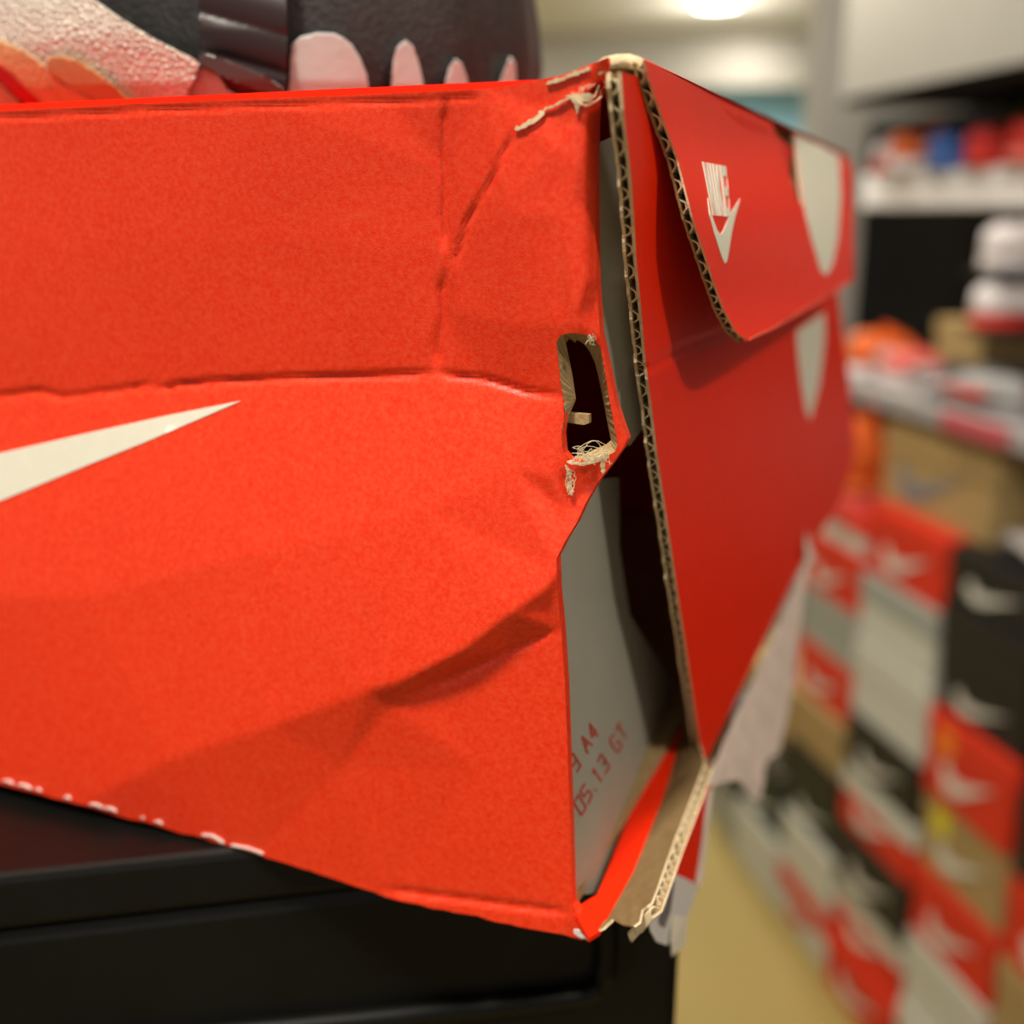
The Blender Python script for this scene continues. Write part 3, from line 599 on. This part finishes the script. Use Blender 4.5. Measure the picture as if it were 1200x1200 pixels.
cols = {
 'C': (-.36, -.135, 0, [(0, .155, 'white', 'white', 'red'), (.155, .30, 'white', 'white', None), (.30, .435, 'red', 'red', 'white', None), (.435, .575, 'tan', 'tan', 'white', 'yellow'), (.575, .725, 'red', 'red', 'white', 'orange'), (.725, .82, 'black', 'black', 'white'), (.82, .91, 'black', 'black', None), (.91, 1.0, 'black', 'black', 'white')]),
 'B': (-.13, .115, 0, [(0, .12, 'red', 'red', 'white'), (.12, .245, 'red', 'white', 'white'), (.245, .37, 'black', 'black', 'white'), (.37, .49, 'red', 'white', 'white'), (.49, .60, 'black', 'black', 'white'), (.60, .745, 'white', 'white', None), (.745, .875, 'white', 'grey', None), (.875, 1.0, 'red', 'red', 'white')]),
 'A': (.12, .345, 0, [(0, .13, 'white', 'red', 'red'), (.13, .26, 'white', 'white', None), (.26, .36, 'black', 'green', 'white'), (.36, .44, 'black', 'black', None), (.44, .55, 'tan', 'tan', None), (.55, .66, 'red', 'red', 'white'), (.66, .775, 'grey', 'grey', None), (.775, .89, 'red', 'red', 'white'), (.89, .955, 'white', 'red', None)]),
 'Z': (.35, .575, 0, [(0, .15, 'white', 'white', None), (.15, .27, 'green', 'green', 'white'), (.27, .39, 'black', 'black', None), (.39, .52, 'tan', 'tan', None)]),
 'Y': (.58, .80, 0, [(0, .13, 'grey', 'grey', None), (.13, .25, 'black', 'black', None), (.25, .36, 'green', 'black', None)]),
 'D': (-.59, -.365, 0, [(0, .14, 'white', 'white', None), (.14, .28, 'red', 'red', 'white'), (.28, .42, 'tan', 'tan', None), (.42, .56, 'red', 'red', 'white'), (.56, .70, 'black', 'black', 'white'), (.70, .84, 'black', 'black', None)]),
}
colname = {'C': 'second stack from the right picture edge', 'B': 'third stack from the right picture edge', 'A': 'stack just right of the torn box', 'Z': 'low stack behind the peeling paper', 'Y': 'farthest low stack', 'D': 'stack at the right picture edge'}
ordn = ['lowest', 'second from floor', 'third from floor', 'fourth from floor', 'fifth from floor', 'sixth from floor', 'seventh from floor', 'eighth from floor', 'ninth from floor']
for c, (u0, u1, off, rows) in cols.items():
    for k, r in enumerate(rows):
        z0, z1, bd, ld, mk = r[:5]; stk = r[5] if len(r) > 5 else None
        j = random.uniform(-.006, .006)
        stacked(u0+.002+j*.3, u1-.002+j*.3, z0, z1, bd, ld, mk, (f'{bd} shoe box, {ordn[k]}, {colname[c]}' if bd == ld else f'{bd} shoe box with {ld} lid, {ordn[k]}, {colname[c]}'), stk, off=j)
SHELF = mat('white_shelf_board', (.95, .93, .93), .4, .4); SHELFG = mat('grey_shelf_board', (.38, .36, .36), .5)
def thing(o, label, cat, group=None):
    o['label'] = label; o['category'] = cat
    if group: o['group'] = group
    return o
thing(wbox('shelf_board', -3.0, .405, .10, .358, 1.510, 1.572, SHELF, None, .004), 'thick white shelf board high on the black wall', 'shelf')
thing(wbox('shelf_board', -3.0, .34, .02, .358, 1.165, 1.20, SHELFG, None, .004), 'grey shelf board above the large tan carton', 'shelf')
def shoe_small(u, z, L, colU, colS, label, off=.14, yaw=0., h=.075, colT=None):
    """low sneaker seen from the side: sole, upper, collar, tongue, stripe"""
    c = wp(u, off, z); e = empty('display_shoe', label, 'shoe', tuple(c), 'shoes on the wall shelves')
    ax = dW*math.cos(yaw)+nW*math.sin(yaw); sd = np.cross(ax, [0, 0, 1.])
    xs = np.linspace(0, 1, 11); wid = np.array([.25, .62, .8, .8, .74, .74, .82, .95, .98, .8, .3])*.05
    hs = np.array([.80, .97, 1.0, .97, .93, .9, .78, .60, .48, .40, .22])*h
    def loft(name, zlo, zhi, kw, m):
        V = []; F = []; n = 10
        for i, x in enumerate(xs):
            for j in range(n):
                a = 2*math.pi*j/n; cy = math.cos(a); sz = math.sin(a)
                y = np.sign(cy)*abs(cy)**.6*wid[i]*kw; zz = zlo(i)+(zhi(i)-zlo(i))*(.5+.5*np.sign(sz)*abs(sz)**.6)
                V.append(c+ax*(x-.5)*L+sd*y*(1 if zz < zlo(i)+.5*(zhi(i)-zlo(i)) else .72)+np.array([0, 0, zz]))
        for i in range(len(xs)-1):
            for j in range(n): F.append((i*n+j, i*n+(j+1) % n, (i+1)*n+(j+1) % n, (i+1)*n+j))
        F += [tuple(range(n)), tuple((len(xs)-1)*n+j for j in range(n))]
        return fix(meshobj(name, V, F, m, e, smooth=True))
    loft('sole', lambda i: .0005, lambda i: .024, 1.06, colS)
    loft('upper', lambda i: .0215, lambda i: max(.03, hs[i]), 1.0, colU)
    q = [(-.28, .4), (.0, .42), (.22, .6), (-.05, .62), (-.3, .7), (-.36, .55)]
    for s in (-1, 1):
        V = [c+ax*a*L+sd*s*.0415+np.array([0, 0, b*h]) for a, b in q]; V += [v+sd*s*.002 for v in V]; n = len(q)
        fix(meshobj('stripe', V, [tuple(range(n)), tuple(range(2*n-1, n-1, -1))]+[(i, (i+1) % n, n+(i+1) % n, n+i) for i in range(n)], colT or colS, e))
    V = [c+ax*(a)*L+sd*b+np.array([0, 0, zz]) for a, b, zz in [(-.12, -.018, h*.86), (-.12, .018, h*.86), (.12, .02, h*.72), (.12, -.02, h*.72), (-.14, -.014, h*1.12), (-.14, .014, h*1.12), (.10, .016, h*.82), (.10, -.016, h*.82)]]
    fix(meshobj('tongue', V, [(0, 1, 2, 3), (4, 5, 6, 7), (0, 1, 5, 4), (1, 2, 6, 5), (2, 3, 7, 6), (3, 0, 4, 7)], colU, e))
    return e
c_ = lambda n, c: mat(n, c, .5, .3)
RS, WS, BS, OS, GS, NS = c_('shoe_red', (.70, .04, .03)), c_('shoe_white', (.80, .74, .74)), c_('shoe_blue', (.07, .17, .50)), c_('shoe_orange', (.85, .16, .03)), c_('shoe_grey', (.34, .33, .33)), c_('shoe_dark', (.03, .028, .032))
PS_ = c_('shoe_pink_red', (.80, .16, .13))
t = math.pi/2
shoe_small(.345, 1.5725, .24, WS, RS, 'white and red shoe at the far end of the white shelf', off=.21, yaw=t, h=.062, colT=RS)
shoe_small(.24, 1.5725, .22, OS, WS, 'orange and white shoe in front of the yellow bag', off=.17, yaw=t, h=.072)
shoe_small(.135, 1.5725, .24, BS, BS, 'blue shoe on the white shelf between orange and red', off=.19, yaw=t, h=.066, colT=WS)
shoe_small(.03, 1.5725, .24, RS, RS, 'red shoe beside the blue shoe on the white shelf', off=.19, yaw=t, h=.064, colT=PS_)
shoe_small(-.075, 1.5725, .24, RS, PS_, 'second red shoe on the white shelf', off=.19, yaw=t, h=.068, colT=RS)
shoe_small(-.18, 1.5725, .24, PS_, PS_, 'coral red shoe at the right end of the white shelf', off=.19, yaw=t, h=.08, colT=RS)
def bracket(u, z, label):
    thing(wbox('shoe_bracket', u-.05, u+.05, .06, .358, z-.008, z, KBOX, None, .002), label, 'bracket')
bracket(-.055, 1.415, 'black bracket holding the white shoe under the white shelf'); shoe_small(-.055, 1.4155, .22, WS, WS, 'white shoe on a bracket under the white shelf', off=.17, yaw=t, h=.072)
bracket(-.07, 1.325, 'black bracket holding the white and red shoe'); shoe_small(-.06, 1.3255, .24, WS, RS, 'white shoe with red sole on the lower bracket', off=.17, yaw=t, h=.075, colT=WS)
shoe_small(.295, 1.2005, .20, OS, WS, 'orange and white shoe at the far end of the grey shelf', off=.14, yaw=t, h=.085, colT=WS)
shoe_small(.185, 1.2005, .18, PS_, WS, 'small pink shoe beside the orange one on grey shelf', off=.14, yaw=t, h=.06)
shoe_small(-.06, 1.2005, .24, GS, GS, 'grey shoe with red detail on the grey shelf', off=.07, yaw=.02, h=.06, colT=RS)
cb = empty('shoe_carton', 'plain tan carton on the grey shelf', 'box', tuple(wp(.04, .25, 1.2605)))
wbox('body', -.005, .124, .11, .33, 1.2605, 1.300, TBOX, cb); wbox('lid', -.008, .127, .107, .333, 1.296, 1.325, TBOX, cb, .002)
cb2 = empty('riser_block', 'dark riser block under the tan carton on grey shelf', 'riser', tuple(wp(.04, .25, 1.2005)))
wbox('block', .0, .118, .125, .33, 1.2002, 1.26, GREYP, cb2, .002); wbox('foot', .0, .118, .12, .125, 1.2002, 1.21, KBOX, cb2)
big = empty('large_carton', 'large tan carton with grey logo below the grey shelf', 'box', tuple(wp(.0, .2, 1.0015)))
wbox('body', -.176, .136, .04, .34, 1.0015, 1.10, TBOX, big); wbox('lid', -.18, .14, .036, .344, 1.096, 1.15, TBOX, big, .003)
V, F = tickshape(.09, 1.01, .2, .09, .0385); fix(meshobj('logo', V, F, mat('grey_logo_print', (.22, .23, .24), .6), big))
thing(wbox('price_strip', -.22, -.06, .012, .0185, 1.168, 1.198, mat('pink_red_price_strip', (.55, .10, .12), .5), None), 'pinkish red price strip on the grey shelf edge', 'price strip')
shoe_small(.215, 1.0005, .2, OS, OS, 'bright orange shoe under the far end of grey shelf', off=.07, yaw=t, h=.14, colT=OS)
shoe_small(-.29, 1.0005, .22, GS, NS, 'pale grey shoe on the nearest black box stack', off=.06, yaw=.2, h=.07, colT=WS)
yb = empty('yellow_bag', 'dark yellow bag hanging behind the orange shoe', 'bag', tuple(wp(.25, .33, 1.58)))
YB = mat('dark_yellow_fabric', (.22, .19, .01), .8)
wbox('pouch', .20, .31, .30, .355, 1.565, 1.665, YB, yb, .012); wbox('strap', .245, .262, .325, .335, 1.66, 1.69, YB, yb, .002)

# ------------------------------------------------------------------ ceiling lamps
LED = mat('lamp_glow', (1, 1, 1), emit=((1, .93, .8), 14)); TRIMM = mat('lamp_trim', (.7, .68, .64), .4)
def lamp(p, r, label):
    e = empty('ceiling_lamp', label, 'lamp', tuple(p), 'round ceiling lamps')
    for nm, r0, z0, z1, m in (('trim_ring', r*1.25, -.012, 0, TRIMM), ('lens', r, -.016, -.012, LED)):
        n = 24; V = [np.array(p)+[math.cos(2*math.pi*i/n)*r0, math.sin(2*math.pi*i/n)*r0, z] for z in (z0, z1) for i in range(n)]
        fix(meshobj(nm, V, [(i, (i+1) % n, n+(i+1) % n, n+i) for i in range(n)]+[tuple(range(n)), tuple(range(n, 2*n))], m, e))
pl = bpy.data.lights.new('lamp_bulb', 'POINT'); pl.energy = 16; pl.color = (1, .93, .82); pl.shadow_soft_size = .1
CP_ = Plane((0, 0, 2.8), (0, 0, 1))
lamp(CP_.at(840, 1), .13, 'bright round ceiling lamp at the top of the picture')
po = bpy.data.objects.new('lamp_bulb', pl); COL.objects.link(po); po.location = tuple(CP_.at(840, 1)-[0, 0, .25])
